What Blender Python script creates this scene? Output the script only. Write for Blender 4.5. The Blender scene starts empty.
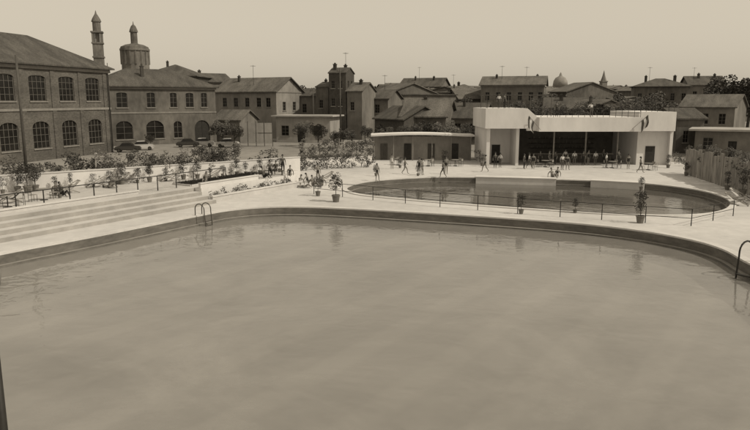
import bpy, bmesh, math, random
from mathutils import Vector, Matrix
random.seed(7)
C=bpy.context.scene.collection
# ---------------------------------------------------------------- camera / survey
TH=math.radians(10); F=650.0; HC=7.5
def ray(u,v):
    a=215-v
    return (u-375, F*math.cos(TH)+a*math.sin(TH), -F*math.sin(TH)+a*math.cos(TH))
def P(u,v,z=0.0):
    x,y,d=ray(u,v); t=(z-HC)/d
    return Vector((x*t,y*t,z))
def Wd(u,v,Y):
    x,y,d=ray(u,v); t=Y/y
    return Vector((x*t,Y,HC+d*t))
cam=bpy.data.cameras.new("camera"); co=bpy.data.objects.new("camera",cam); C.objects.link(co)
cam.sensor_width=36; cam.lens=36*F/750; cam.clip_end=5000; cam.clip_start=.1
co.location=(0,0,HC); co.rotation_euler=(math.radians(80),0,0)
bpy.context.scene.camera=co
sc=bpy.context.scene
sc.view_settings.view_transform='Standard'; sc.view_settings.look='None'; sc.view_settings.exposure=0
# ---------------------------------------------------------------- light
sd=Vector((.72,-.30,.80)).normalized()
w=bpy.data.worlds.new("World"); sc.world=w; w.use_nodes=True
nt=w.node_tree; bg=nt.nodes['Background']
sk=nt.nodes.new('ShaderNodeTexSky'); sk.sky_type='NISHITA'; sk.sun_disc=False
sk.sun_elevation=math.asin(sd.z); sk.sun_rotation=math.atan2(sd.x,sd.y); sk.dust_density=3.0; sk.air_density=1.2
bw=nt.nodes.new('ShaderNodeRGBToBW'); nt.links.new(sk.outputs[0],bw.inputs[0])
pw=nt.nodes.new('ShaderNodeMath'); pw.operation='POWER'; pw.inputs[1].default_value=.25; nt.links.new(bw.outputs[0],pw.inputs[0])
mx=nt.nodes.new('ShaderNodeMix'); mx.data_type='RGBA'; mx.blend_type='MULTIPLY'; mx.inputs[0].default_value=1
nt.links.new(pw.outputs[0],mx.inputs[6]); mx.inputs[7].default_value=(4.55,4.05,3.22,1)
nt.links.new(mx.outputs[2],bg.inputs[0]); bg.inputs[1].default_value=.10
sl=bpy.data.lights.new("sun",'SUN'); sl.energy=2.9; sl.angle=math.radians(.5); sl.color=(1,.92,.77)
so=bpy.data.objects.new("sun",sl); C.objects.link(so); so.rotation_euler=(-sd).to_track_quat('-Z','Y').to_euler(); so.location=(40,-20,60)
# ---------------------------------------------------------------- materials
def tint(v):
    k=min(1,v/.5)
    return (v, v*(.92+.05*k), v*(.80+.14*k),1)
MATS={}
def mat(name,v,var=.18,scale=1.5,rough=.85,bump=0.0,big=.25,bigscale=.15,stretch=(1,1,1),metal=0):
    if name in MATS: return MATS[name]
    m=bpy.data.materials.new(name); m.use_nodes=True; n=m.node_tree; b=n.nodes['Principled BSDF']
    b.inputs['Roughness'].default_value=rough; b.inputs['Metallic'].default_value=metal
    b.inputs['Specular IOR Level'].default_value=.25
    tc=n.nodes.new('ShaderNodeTexCoord'); mp=n.nodes.new('ShaderNodeMapping'); mp.inputs['Scale'].default_value=stretch
    n.links.new(tc.outputs['Object'],mp.inputs[0])
    n1=n.nodes.new('ShaderNodeTexNoise'); n1.inputs['Scale'].default_value=scale; n1.inputs['Detail'].default_value=8; n1.inputs['Roughness'].default_value=.65
    n.links.new(mp.outputs[0],n1.inputs[0])
    n2=n.nodes.new('ShaderNodeTexNoise'); n2.inputs['Scale'].default_value=bigscale; n2.inputs['Detail'].default_value=4
    n.links.new(mp.outputs[0],n2.inputs[0])
    r=n.nodes.new('ShaderNodeMapRange'); r.inputs[1].default_value=.3; r.inputs[2].default_value=.7; r.inputs[3].default_value=1-var; r.inputs[4].default_value=1+var
    n.links.new(n1.outputs[0],r.inputs[0])
    r2=n.nodes.new('ShaderNodeMapRange'); r2.inputs[1].default_value=.3; r2.inputs[2].default_value=.7; r2.inputs[3].default_value=1-big; r2.inputs[4].default_value=1+big*.5
    n.links.new(n2.outputs[0],r2.inputs[0])
    mu=n.nodes.new('ShaderNodeMath'); mu.operation='MULTIPLY'; n.links.new(r.outputs[0],mu.inputs[0]); n.links.new(r2.outputs[0],mu.inputs[1])
    vm=n.nodes.new('ShaderNodeVectorMath'); vm.operation='SCALE'; vm.inputs[0].default_value=tint(v)[:3]; n.links.new(mu.outputs[0],vm.inputs['Scale'])
    n.links.new(vm.outputs[0],b.inputs['Base Color'])
    if bump:
        bp=n.nodes.new('ShaderNodeBump'); bp.inputs['Strength'].default_value=bump; bp.inputs['Distance'].default_value=.05
        n.links.new(n1.outputs[0],bp.inputs['Height']); n.links.new(bp.outputs[0],b.inputs['Normal'])
    MATS[name]=m; return m
m_deck=mat("pale_concrete",.50,.10,1.2,.9,.1,.15,.12)
m_terr=mat("terrace_concrete",.44,.13,1.5,.9,.1,.16,.2)
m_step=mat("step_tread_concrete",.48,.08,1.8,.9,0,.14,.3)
m_riser=mat("shaded_riser_concrete",.33,.12,1.8,.9,0,.18,.3)  # same concrete as the treads, with riser shade put into a darker colour
m_cop=mat("coping_stone",.53,.10,3,.8,.05,.12,.3)
m_ground=mat("dusty_ground",.24,.2,.6,.95,.3,.3,.03)
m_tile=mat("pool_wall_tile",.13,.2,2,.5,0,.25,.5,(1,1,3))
m_ledge=mat("pool_gutter_stone",.26,.1,2,.7,0,.2,.5)
m_brick=mat("sooty_brick",.11,.4,2.5,.9,.2,.4,.2,(1,1,2.5))
m_plas=mat("stained_plaster",.12,.28,1.2,.9,.1,.45,.15,(1,1,.5))
m_plas2=mat("light_plaster",.30,.15,1.2,.9,.1,.3,.2,(1,1,.5))
m_plas3=mat("grey_plaster",.165,.22,1.2,.9,.1,.4,.2,(1,1,.5))
m_gable=mat("pale_grey_plaster",.23,.2,1.2,.9,.1,.35,.2,(1,1,.5))
m_dark=mat("dark_brick",.07,.25,2.5,.9,.2,.3,.2)
m_haze=mat("haze_pale_plaster",.25,.12,1.2,.9,.1,.2,.2)  # distance haze painted in as a paler wall colour
m_haze2=mat("haze_grey_plaster",.17,.12,1.2,.9,.1,.2,.2)  # greyer wall tone, also with painted distance haze
m_hroof=mat("haze_pale_tile",.155,.2,3.2,.95,.1,.25,.25)  # far roof tile lightened to paint in the haze
m_white=mat("white_render",.62,.06,1.5,.85,0,.14,.3,(1,1,.4))
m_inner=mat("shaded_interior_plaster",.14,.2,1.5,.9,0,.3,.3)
m_trim=mat("stone_trim",.22,.15,3,.8,0,.2,.4)
m_roof=mat("clay_tile_roof",.085,.45,3.2,.95,.5,.4,.25,(3,1,1))
m_roof2=mat("weathered_tile_roof",.125,.45,3.2,.95,.5,.4,.25,(3,1,1))
m_flat=mat("pale_roofing",.36,.12,1.5,.9,0,.2,.3)
m_glass=mat("dark_window_glass",.018,.3,1.0,.15,0,.4,.4)
m_frame=mat("window_frame_paint",.13,.2,4,.7)
m_door=mat("dark_door_wood",.03,.3,3,.7)
m_iron=mat("dark_iron",.025,.2,6,.5)
m_steel=mat("dull_steel",.10,.2,6,.35,metal=.6)
m_wood=mat("weathered_wood",.08,.3,3,.85,.2,.3,.4,(4,4,.6))
m_lwood=mat("pale_timber_board",.26,.25,3,.85,.2,.4,.8,(3,3,.5))
m_leaf=mat("foliage_leaves",.07,.6,2.2,.7,0,.5,.7)
m_leaf2=mat("pale_foliage_leaves",.11,.6,2.5,.7,0,.5,.9)
m_flower=mat("pale_blossom",.4,.3,2.5,.7,0,.2,.9)
m_bark=mat("bark",.06,.3,6,.9)
m_pot=mat("terracotta_pot",.16,.2,4,.85)
m_canvas=mat("canvas_cloth",.45,.12,4,.9)
m_dcanvas=mat("dark_canvas",.06,.2,4,.9)
m_skin=mat("skin",.20,.1,4,.6)
m_hair=mat("dark_hair",.02,.2,6,.6)
m_sw=mat("dark_swimwear",.025,.2,4,.7)
m_lsw=mat("light_clothing",.55,.1,4,.85)
m_mcl=mat("grey_clothing",.09,.15,4,.85)
m_carp=mat("dark_car_paint",.04,.1,3,.25)
m_carl=mat("pale_car_paint",.45,.05,3,.25)
m_tyre=mat("tyre_rubber",.02,.1,4,.8)
m_grass=mat("grass_turf",.05,.4,4,.95,.4)
m_floor=mat("pool_floor",.40,.05,.8,.9,0,.14,.08)
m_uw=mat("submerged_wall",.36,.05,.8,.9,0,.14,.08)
m_uw2=mat("submerged_dark_wall",.15,.05,.8,.9,0,.14,.08)
def lanes(m,nx,ny,sp,fac):
    n=m.node_tree; b=n.nodes['Principled BSDF']; src=b.inputs['Base Color'].links[0].from_socket
    tc=n.nodes.new('ShaderNodeTexCoord'); d=n.nodes.new('ShaderNodeVectorMath'); d.operation='DOT_PRODUCT'; k=2*math.pi/sp; d.inputs[1].default_value=(nx*k,ny*k,0)
    n.links.new(tc.outputs['Object'],d.inputs[0])
    fr=n.nodes.new('ShaderNodeMath'); fr.operation='SINE'; n.links.new(d.outputs['Value'],fr.inputs[0])
    lt=n.nodes.new('ShaderNodeMapRange'); lt.inputs[1].default_value=.1; lt.inputs[2].default_value=.9; lt.interpolation_type='SMOOTHSTEP'; n.links.new(fr.outputs[0],lt.inputs[0])
    ma=n.nodes.new('ShaderNodeMath'); ma.operation='MULTIPLY_ADD'; ma.inputs[1].default_value=fac; ma.inputs[2].default_value=1; n.links.new(lt.outputs[0],ma.inputs[0])
    v=n.nodes.new('ShaderNodeVectorMath'); v.operation='SCALE'; n.links.new(src,v.inputs[0]); n.links.new(ma.outputs[0],v.inputs['Scale'])
    n.links.new(v.outputs[0],b.inputs['Base Color'])
lanes(m_floor,-.824,.566,3.1,.24)
m_floor2=mat("small_pool_floor",.17,.1,.8,.9)
def water_mat(name,v,milk,bs=.3):
    m=bpy.data.materials.new(name); m.use_nodes=True; n=m.node_tree; n.nodes.clear()
    out=n.nodes.new('ShaderNodeOutputMaterial')
    tc=n.nodes.new('ShaderNodeTexCoord')
    mp=n.nodes.new('ShaderNodeMapping'); mp.inputs['Rotation'].default_value=(0,0,.7); mp.inputs['Scale'].default_value=(1,1.15,1); n.links.new(tc.outputs['Object'],mp.inputs[0])
    a=n.nodes.new('ShaderNodeTexNoise'); a.inputs['Scale'].default_value=.9; a.inputs['Detail'].default_value=3; a.inputs['Roughness'].default_value=.45; a.inputs['Distortion'].default_value=.9; n.links.new(mp.outputs[0],a.inputs[0])
    bp=n.nodes.new('ShaderNodeBump'); bp.inputs['Strength'].default_value=bs; bp.inputs['Distance'].default_value=.12; n.links.new(a.outputs[0],bp.inputs['Height'])
    tr=n.nodes.new('ShaderNodeBsdfTransparent'); tr.inputs[0].default_value=(.9,.9,.87,1)
    df=n.nodes.new('ShaderNodeBsdfDiffuse')
    g2=n.nodes.new('ShaderNodeTexNoise'); g2.inputs['Scale'].default_value=.12; g2.inputs['Detail'].default_value=12; g2.inputs['Roughness'].default_value=.72; g2.inputs['Distortion'].default_value=.5; n.links.new(mp.outputs[0],g2.inputs[0])
    r2=n.nodes.new('ShaderNodeMapRange'); r2.inputs[1].default_value=.3; r2.inputs[2].default_value=.7; r2.inputs[3].default_value=.72; r2.inputs[4].default_value=1.28; n.links.new(g2.outputs[0],r2.inputs[0])
    vm=n.nodes.new('ShaderNodeVectorMath'); vm.operation='SCALE'; vm.inputs[0].default_value=tint(v)[:3]; n.links.new(r2.outputs[0],vm.inputs['Scale']); n.links.new(vm.outputs[0],df.inputs[0])
    m1=n.nodes.new('ShaderNodeMixShader'); m1.inputs[0].default_value=milk; n.links.new(tr.outputs[0],m1.inputs[1]); n.links.new(df.outputs[0],m1.inputs[2])
    gl=n.nodes.new('ShaderNodeBsdfGlossy'); gl.inputs['Roughness'].default_value=.05; gl.inputs[0].default_value=(.95,.95,.95,1); n.links.new(bp.outputs[0],gl.inputs['Normal'])
    fr=n.nodes.new('ShaderNodeFresnel'); fr.inputs['IOR'].default_value=1.33; n.links.new(bp.outputs[0],fr.inputs['Normal'])
    m2=n.nodes.new('ShaderNodeMixShader'); n.links.new(fr.outputs[0],m2.inputs[0]); n.links.new(m1.outputs[0],m2.inputs[1]); n.links.new(gl.outputs[0],m2.inputs[2])
    n.links.new(m2.outputs[0],out.inputs[0]); return m
m_water=water_mat("cloudy_pool_water",.30,.55,.2)
m_water2=water_mat("dark_pool_water",.16,.6,.15)
# ---------------------------------------------------------------- mesh helpers
class M:
    def __init__(s): s.v=[];s.f=[];s.m=[]
    def face(s,pts,m=0):
        i=len(s.v); s.v+=[tuple(p) for p in pts]; s.f.append(tuple(range(i,i+len(pts)))); s.m.append(m)
    def box(s,x0,y0,z0,x1,y1,z1,m=0):
        p=[(x0,y0,z0),(x1,y0,z0),(x1,y1,z0),(x0,y1,z0),(x0,y0,z1),(x1,y0,z1),(x1,y1,z1),(x0,y1,z1)]
        s.hexa(p,m)
    def hexa(s,p,m=0):
        i=len(s.v); s.v+=[tuple(q) for q in p]
        for f in ((0,3,2,1),(4,5,6,7),(0,1,5,4),(1,2,6,5),(2,3,7,6),(3,0,4,7)): s.f.append(tuple(i+k for k in f)); s.m.append(m)
    def beam(s,a,b,w,h,m=0):
        a=Vector(a);b=Vector(b);d=(b-a); 
        u=Vector((-d.y,d.x,0)); u=u.normalized() if u.length>1e-6 else Vector((1,0,0))
        q=d.cross(u).normalized(); u=u*w/2;q=q*h/2
        s.hexa([a-u-q,a+u-q,a+u+q,a-u+q,b-u-q,b+u-q,b+u+q,b-u+q],m)
    def cyl(s,a,b,r0,r1=None,n=8,m=0,cap=True):
        r1=r0 if r1 is None else r1
        a=Vector(a);b=Vector(b);d=(b-a).normalized(); u=d.orthogonal().normalized(); q=d.cross(u); i=len(s.v)
        for c,r in((a,r0),(b,r1)):
            for k in range(n):
                t=2*math.pi*k/n; s.v.append(tuple(c+u*r*math.cos(t)+q*r*math.sin(t)))
        for k in range(n): s.f.append((i+k,i+(k+1)%n,i+n+(k+1)%n,i+n+k)); s.m.append(m)
        if cap:
            s.f.append(tuple(i+k for k in reversed(range(n)))); s.m.append(m); s.f.append(tuple(i+n+k for k in range(n))); s.m.append(m)
    def tube(s,pts,r,n=6,m=0):
        for a,b in zip(pts,pts[1:]): s.cyl(a,b,r,r,n,m)
    def lathe(s,prof,n=12,o=(0,0,0),m=0):
        i=len(s.v)
        for r,z in prof:
            for k in range(n):
                t=2*math.pi*k/n; s.v.append((o[0]+r*math.cos(t),o[1]+r*math.sin(t),o[2]+z))
        for j in range(len(prof)-1):
            for k in range(n): s.f.append((i+j*n+k,i+j*n+(k+1)%n,i+(j+1)*n+(k+1)%n,i+(j+1)*n+k)); s.m.append(m)
    def mesh(s,name,mats,smooth=False):
        me=bpy.data.meshes.new(name); me.from_pydata(s.v,[],s.f)
        for x in mats: me.materials.append(x)
        me.polygons.foreach_set('material_index',s.m)
        if smooth: me.polygons.foreach_set('use_smooth',[True]*len(s.f))
        me.update(); return me
    def obj(s,name,mats,parent=None,loc=(0,0,0),rz=0,smooth=False):
        return place(name,s.mesh(name,mats,smooth),parent,loc,rz)
def place(name,me,parent=None,loc=(0,0,0),rz=0,sc_=1):
    o=bpy.data.objects.new(name,me); C.objects.link(o); o.location=loc; o.rotation_euler=(0,0,rz)
    if sc_!=1: o.scale=(sc_,sc_,sc_)
    if parent: o.parent=parent
    return o
def lab(o,label,cat,group=None):
    o["label"]=label; o["category"]=cat
    if group: o["group"]=group
    return o
def empty(name,loc,rz,label,cat,group=None):
    o=bpy.data.objects.new(name,None); C.objects.link(o); o.location=loc; o.rotation_euler=(0,0,rz); o.empty_display_size=.3
    return lab(o,label,cat,group)
def struct(o): o["kind"]="structure"; return o
# ---------------------------------------------------------------- pools
def catmull(pts,n=6):
    out=[];N=len(pts)
    for i in range(N):
        p0,p1,p2,p3=[Vector(pts[(i+k-1)%N][:2]) for k in range(4)]
        for j in range(n):
            t=j/n
            out.append(.5*((2*p1)+(p2-p0)*t+(2*p0-5*p1+4*p2-p3)*t*t+(3*p1-p0-3*p2+p3)*t**3))
    return out
def ccw(p):
    a=sum(p[i].x*p[(i+1)%len(p)].y-p[(i+1)%len(p)].x*p[i].y for i in range(len(p)))
    return p if a>0 else p[::-1]
def off(p,d):
    o=[];N=len(p)
    for i in range(N):
        t=(p[(i+1)%N]-p[i-1]); t=t.normalized() if t.length else Vector((1,0)); o.append(p[i]+Vector((t.y,-t.x))*d)
    return o
def sheet(name,outer,holes,z,m):
    bm=bmesh.new(); E=[]
    for loop in [outer]+holes:
        vs=[bm.verts.new((p[0],p[1],z)) for p in loop]
        E+=[bm.edges.new((vs[i],vs[(i+1)%len(vs)])) for i in range(len(vs))]
    bmesh.ops.triangle_fill(bm,use_beauty=True,use_dissolve=False,edges=E,normal=(0,0,1))
    for f in bm.faces:
        if f.normal.z<0: f.normal_flip()
    me=bpy.data.meshes.new(name); bm.to_mesh(me); bm.free(); me.materials.append(m)
    return struct(place(name,me))
def ring(Mm,a,za,b,zb,m=0):
    N=len(a)
    for i in range(N):
        j=(i+1)%N
        Mm.face([(a[i].x,a[i].y,za),(a[j].x,a[j].y,za),(b[j].x,b[j].y,zb),(b[i].x,b[i].y,zb)],m)
big=[P(u,v) for u,v in [(0,255),(50,245.5),(100,236),(150,226),(195,217),(228,211),(262,208),(300,207.5),(350,209.5),(420,213.5),(500,218.5),(580,224.5),(640,231.5),(690,240.5),(722,250),(744,262)]]
big=[Vector((-37,1.5)),Vector((-32.5,9.2)),Vector((-26,18.6))]+[p.xy for p in big]+[Vector((17.2,27.2)),Vector((16,22.5)),Vector((14,17)),Vector((11.6,11.5)),Vector((8,6.5)),Vector((0,7)),Vector((-12,6)),Vector((-26,2))]
big=ccw(catmull(big,5))
sm=[P(u,v).xy for u,v in [(347,189.5),(354,185),(372,181.5),(402,179),(440,177.5),(480,178),(520,179),(560,180),(600,181.5),(640,183.5),(675,187),(705,192),(724,198),(730,204),(724,210),(705,214),(675,215.5),(620,214.5),(560,211),(500,207),(440,202.5),(390,198),(360,194.5)]]
sm=ccw(catmull(sm,5))
def pool(nm,o,wl,floor,mw,mf,mu_,ledge):
    a=M(); c1=off(o,.42)
    ring(a,c1,.0,c1,.07); ring(a,c1,.07,o,.07); ring(a,o,.07,o,-.02)
    struct(a.obj(nm+"_coping",[m_cop]))
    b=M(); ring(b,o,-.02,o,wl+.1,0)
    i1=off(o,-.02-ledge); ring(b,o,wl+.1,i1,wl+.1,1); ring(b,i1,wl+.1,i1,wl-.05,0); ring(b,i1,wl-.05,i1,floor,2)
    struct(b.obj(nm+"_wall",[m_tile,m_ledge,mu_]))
    sheet(nm+"_water",i1,[],wl,mw); sheet(nm+"_floor",off(i1,.05),[],floor,mf)
    return c1
bo=pool("swimming_pool",big,-.58,-1.5,m_water,m_floor,m_uw,.22)
so_=pool("small_pool",sm,-.50,-1.4,m_water2,m_floor2,m_uw2,.15)
sheet("ground",[(-1800,-300),(1800,-300),(1800,3500),(-1800,3500)],[off(big,.3),off(sm,.3)],-.02,m_ground)
sheet("pool_deck",[(-60,-20),(40,-20),(40,77),(34,82),(-12,84),(-10,60),(-50,24)],[off(big,.2),off(sm,.2)],0,m_deck)
# ---- steps and terrace
A0=Vector((-33,12.4)); B0=Vector((-5.8,57.4)); d0=(B0-A0).normalized(); n0=Vector((-d0.y,d0.x))
Bs=B0-d0*11.5
st=M(); prof=[(0,0)]
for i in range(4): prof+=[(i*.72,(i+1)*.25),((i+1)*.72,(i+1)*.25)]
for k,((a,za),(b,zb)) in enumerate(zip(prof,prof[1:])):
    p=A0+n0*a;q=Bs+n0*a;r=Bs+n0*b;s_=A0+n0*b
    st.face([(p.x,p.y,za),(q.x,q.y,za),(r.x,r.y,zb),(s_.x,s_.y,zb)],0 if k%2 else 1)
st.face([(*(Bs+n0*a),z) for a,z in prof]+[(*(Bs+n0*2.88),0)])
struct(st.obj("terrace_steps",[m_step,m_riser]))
T1=A0+n0*2.88; T2=B0+n0*2.88; WE=Vector((-7.1,61.6)); WS=Vector((-52,26))
tm=M(); poly=[T1,Bs+n0*2.88,Bs+n0*1.5,B0+n0*1.5,B0+n0*2.9,WE,WS]
tm.face([(p.x,p.y,1) for p in poly],0)
for i in range(len(poly)):
    p=poly[i];q=poly[(i+1)%len(poly)]; tm.face([(p.x,p.y,0),(q.x,q.y,0),(q.x,q.y,1),(p.x,p.y,1)],1)
struct(tm.obj("terrace",[m_terr,m_white]))
def lowwall(a,b,z,h,t,label,m=m_white,seg=0):
    L=(Vector(b[:2])-Vector(a[:2])).length; rz=math.atan2(b[1]-a[1],b[0]-a[0])
    e=empty("garden_wall",(a[0],a[1],z),rz,label,"wall")
    w_=M(); w_.box(0,0,0,L,t,h-.08); w_.obj("wall_face",[m],e)
    c=M(); c.box(-.04,-.05,h-.08,L+.04,t+.05,h); c.obj("coping",[m_cop],e)
    return e
dW=(WE-WS).normalized(); nW=Vector((-dW.y,dW.x))
lowwall(WS,WE,1,1.25,.25,"long low white rendered wall behind the sunbathing terrace")
lowwall(P(300,167),P(372,163.5),0,.9,.25,"low white wall under the flowering trellis")
lowwall(A0+n0*2.95,B0-d0*16+n0*2.95,1,.3,.18,"low pale parapet kerb along the top step",m_step)
lowwall(Bs+n0*.35,B0-d0*1.0+n0*.35,0,.5,.25,"low planter wall at the foot of the terrace",m_step)
lowwall(Bs+n0*1.55,B0-d0*5+n0*1.55,1,.4,.2,"low parapet on the terrace end",m_white)
# ---------------------------------------------------------------- buildings
WIN={}
def window_mesh(w_,h,nx,nz,frame,sill):
    k=(round(w_,2),round(h,2),nx,nz,frame.name,sill)
    if k in WIN: return WIN[k]
    a=M(); a.face([(0,.17,0),(w_,.17,0),(w_,.17,h),(0,.17,h)],0)
    t=.09 if w_>1.5 else .07
    for x in (0,w_-t): a.box(x,.10,0,x+t,.16,h,1)
    for z in (0,h-t): a.box(t,.102,z,w_-t,.158,z+t,1)
    for i in range(1,nx): a.box(w_*i/nx-.03,.11,t,w_*i/nx+.03,.165,h-t,1)
    for j in range(1,nz): a.box(t,.115,h*j/nz-.025,w_-t,.155,h*j/nz+.025,1)
    if sill: a.box(-.12,-.12,-.14,w_+.12,.1,-.003,2)
    WIN[k]=a.mesh("window",[m_glass,frame,m_trim]); return WIN[k]
SIDES={'f':lambda W,D:((0,0),(1,0),(0,1),0),'r':lambda W,D:((W,0),(0,1),(-1,0),math.pi/2),'l':lambda W,D:((0,D),(0,-1),(1,0),-math.pi/2)}
def wall_side(a,W,D,H,side,ops,far=False):
    o,dx,dy,rz=SIDES[side](W,D); L=W if side=='f' else D; dep=.28
    def T(x,z,d=0): return (o[0]+dx[0]*x+dy[0]*d,o[1]+dx[1]*x+dy[1]*d,z)
    xs=sorted({0,L}|{q for p in ops for q in (p[0],p[2])}); zs=sorted({0,H}|{q for p in ops for q in (p[1],p[3])})
    for i in range(len(xs)-1):
        for j in range(len(zs)-1):
            cx=(xs[i]+xs[i+1])/2;cz=(zs[j]+zs[j+1])/2
            if any(p[0]<cx<p[2] and p[1]<cz<p[3] for p in ops): continue
            a.face([T(xs[i],zs[j]),T(xs[i+1],zs[j]),T(xs[i+1],zs[j+1]),T(xs[i],zs[j+1])],0)
    for p in ops:
        x0,z0,x1,z1=p[:4]; r=p[4]*(x1-x0) if len(p)>4 else 0
        if r:
            n=8; arc=[((x0+x1)/2-(x1-x0)/2*math.cos(math.pi*k/n), z1-r+r*math.sin(math.pi*k/n)) for k in range(n+1)]
            for k in range(n):
                c=(x0,z1) if k<n/2 else (x1,z1)
                a.face([T(*c),T(*arc[k]),T(*arc[k+1])],0)
                a.face([T(*arc[k]),T(*arc[k],dep),T(*arc[k+1],dep),T(*arc[k+1])],0)
            a.face([T(x0,z1),T((x0+x1)/2,z1),T(x1,z1)],0)
        else: a.face([T(x0,z1),T(x0,z1,dep),T(x1,z1,dep),T(x1,z1)],0)
        a.face([T(x0,z0),T(x1,z0),T(x1,z0,dep),T(x0,z0,dep)],0)
        a.face([T(x0,z0),T(x0,z0,dep),T(x0,z1,dep),T(x0,z1)],0)
        a.face([T(x1,z0),T(x1,z1),T(x1,z1,dep),T(x1,z0,dep)],0)
        if far: a.face([T(x0,z0,.15),T(x1,z0,.15),T(x1,z1,.15),T(x0,z1,.15)],2)
def building(name,label,A,B,D,H,ops={},roof='gable',rise=2,oh=.4,wm=m_plas,rm=m_roof,frame=m_frame,grid=(2,3),chim=(),far=False,cat="building",bands=(),sill=True,group=None,pil=(),cs=1.0):
    A=Vector(A[:2]);B=Vector(B[:2]); W=(B-A).length; rz=math.atan2(B.y-A.y,B.x-A.x)
    e=empty(name,(A.x,A.y,0),rz,label,cat,group)
    a=M()
    for s in 'frl':
        wall_side(a,W,D,H,s,ops.get(s,[]),far)
        if not far:
            o,dx,dy,r=SIDES[s](W,D)
            for p in ops.get(s,[]):
                x0,z0,x1,z1=p[:4]
                if len(p)>5 and p[5]=='door':
                    dm=M(); dm.box(0,.16,0,(x1-x0)/2-.02,.22,z1-z0); dm.box((x1-x0)/2+.02,.16,0,x1-x0,.22,z1-z0); me=dm.mesh("door",[m_door])
                    place("door",me,e,(o[0]+dx[0]*x0,o[1]+dx[1]*x0,z0),r)
                else:
                    me=window_mesh(x1-x0,z1-z0,grid[0],grid[1],frame,sill)
                    place("window",me,e,(o[0]+dx[0]*x0,o[1]+dx[1]*x0,z0),r)
    a.face([(0,D,0),(0,D,H),(W,D,H),(W,D,0)],0)
    for x,wd in pil: a.box(x-wd/2,-.09,0,x+wd/2,-.002,H-.5,0)
    for z,h,pr in bands:
        a.box(-pr,-pr,z,W+pr,-.002,z+h,1); a.box(W+.002,0,z,W+pr,D,z+h,1)
    if roof=='gable':
        for x in (0,W): a.face([(x,0,H),(x,D,H),(x,D/2,H+rise)],0)
    if roof=='gabley':
        for y in (0,D): a.face([(0,y,H),(W,y,H),(W/2,y,H+rise)],0)
    if roof=='flat': a.face([(0,0,H-.3),(W,0,H-.3),(W,D,H-.3),(0,D,H-.3)],0)
    a.obj("wall",[wm,m_trim,m_glass],e)
    r=M(); t=.2
    if roof=='gable':
        sl_=rise/(D/2)
        for sgn in (0,1):
            y0=-oh if not sgn else D+oh; ze=H-oh*sl_+.02; zr=H+rise+.02
            r.hexa([(-oh,y0,ze),(W+oh,y0,ze),(W+oh,D/2,zr),(-oh,D/2,zr),(-oh,y0,ze+t),(W+oh,y0,ze+t),(W+oh,D/2,zr+t),(-oh,D/2,zr+t)])
    elif roof=='gabley':
        sl_=rise/(W/2)
        for sgn in (0,1):
            x0=-oh if not sgn else W+oh; ze=H-oh*sl_+.02; zr=H+rise+.02
            r.hexa([(x0,-oh,ze),(x0,D+oh,ze),(W/2,D+oh,zr),(W/2,-oh,zr),(x0,-oh,ze+t),(x0,D+oh,ze+t),(W/2,D+oh,zr+t),(W/2,-oh,zr+t)])
    elif roof=='hip':
        k=min(W,D)/2; z=H+.01
        if W>=D: R1=(k,D/2,H+rise);R2=(W-k,D/2,H+rise)
        else: R1=(W/2,k,H+rise);R2=(W/2,D-k,H+rise)
        c=[(-oh,-oh,z),(W+oh,-oh,z),(W+oh,D+oh,z),(-oh,D+oh,z)]; c2=[(x,y,z+.18) for x,y,_ in c]
        r.face(c[::-1])
        for i in range(4): r.face([c[i],c[(i+1)%4],c2[(i+1)%4],c2[i]])
        if W>=D: r.face([c2[0],c2[1],R2,R1]); r.face([c2[1],c2[2],R2]); r.face([c2[2],c2[3],R1,R2]); r.face([c2[3],c2[0],R1])
        else: r.face([c2[0],c2[1],R1]); r.face([c2[1],c2[2],R2,R1]); r.face([c2[2],c2[3],R2]); r.face([c2[3],c2[0],R1,R2])
    else:
        r.box(-oh,-oh,H+.003,W+oh,D+oh,H+.25)
    ro=r.obj("roof",[rm],e)
    for cx,cy,h in chim:
        q=random.uniform(.55,.9)*cs
        c=M(); z0=H+.1; zt=H+rise+h*.8; c.box(cx-.4*q,cy-.35*q,z0,cx+.4*q,cy+.35*q,zt); c.box(cx-.5*q,cy-.45*q,zt,cx+.5*q,cy+.45*q,zt+.12); c.box(cx-.2*q,cy-.2*q,zt+.12,cx+.2*q,cy+.2*q,zt+.35)
        c.obj("chimney",[m_dark if cs==1 else m_plas3],ro)
    return e
# 1 brick factory
dr=Vector((.261,.965)).normalized(); Bc=Vector((-38.6,96)); Ac=Bc-dr*36.5
L=36.5; ops=[];pil=[]
for i in range(7):
    c=L-3.5-5.1*i
    ops+=[(c-1.4,7.4,c+1.4,10.6,.12),(c-1.4,1.5,c+1.4,4.9,.25)]
    pil.append((c+2.55,.7))
b1=building("brick_factory","two-storey sooty brick factory with arched industrial windows",Ac,Bc,14,11.8,{'f':ops},'hip',4.4,.7,m_brick,m_roof,grid=(4,4),bands=((6.2,.3,.12),(11.35,.42,.25)),pil=pil)
dp=M(); dp.cyl((L-.35,-.22,0),(L-.35,-.22,11.3),.07); dp.obj("drainpipe",[m_iron],b1)
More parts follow.
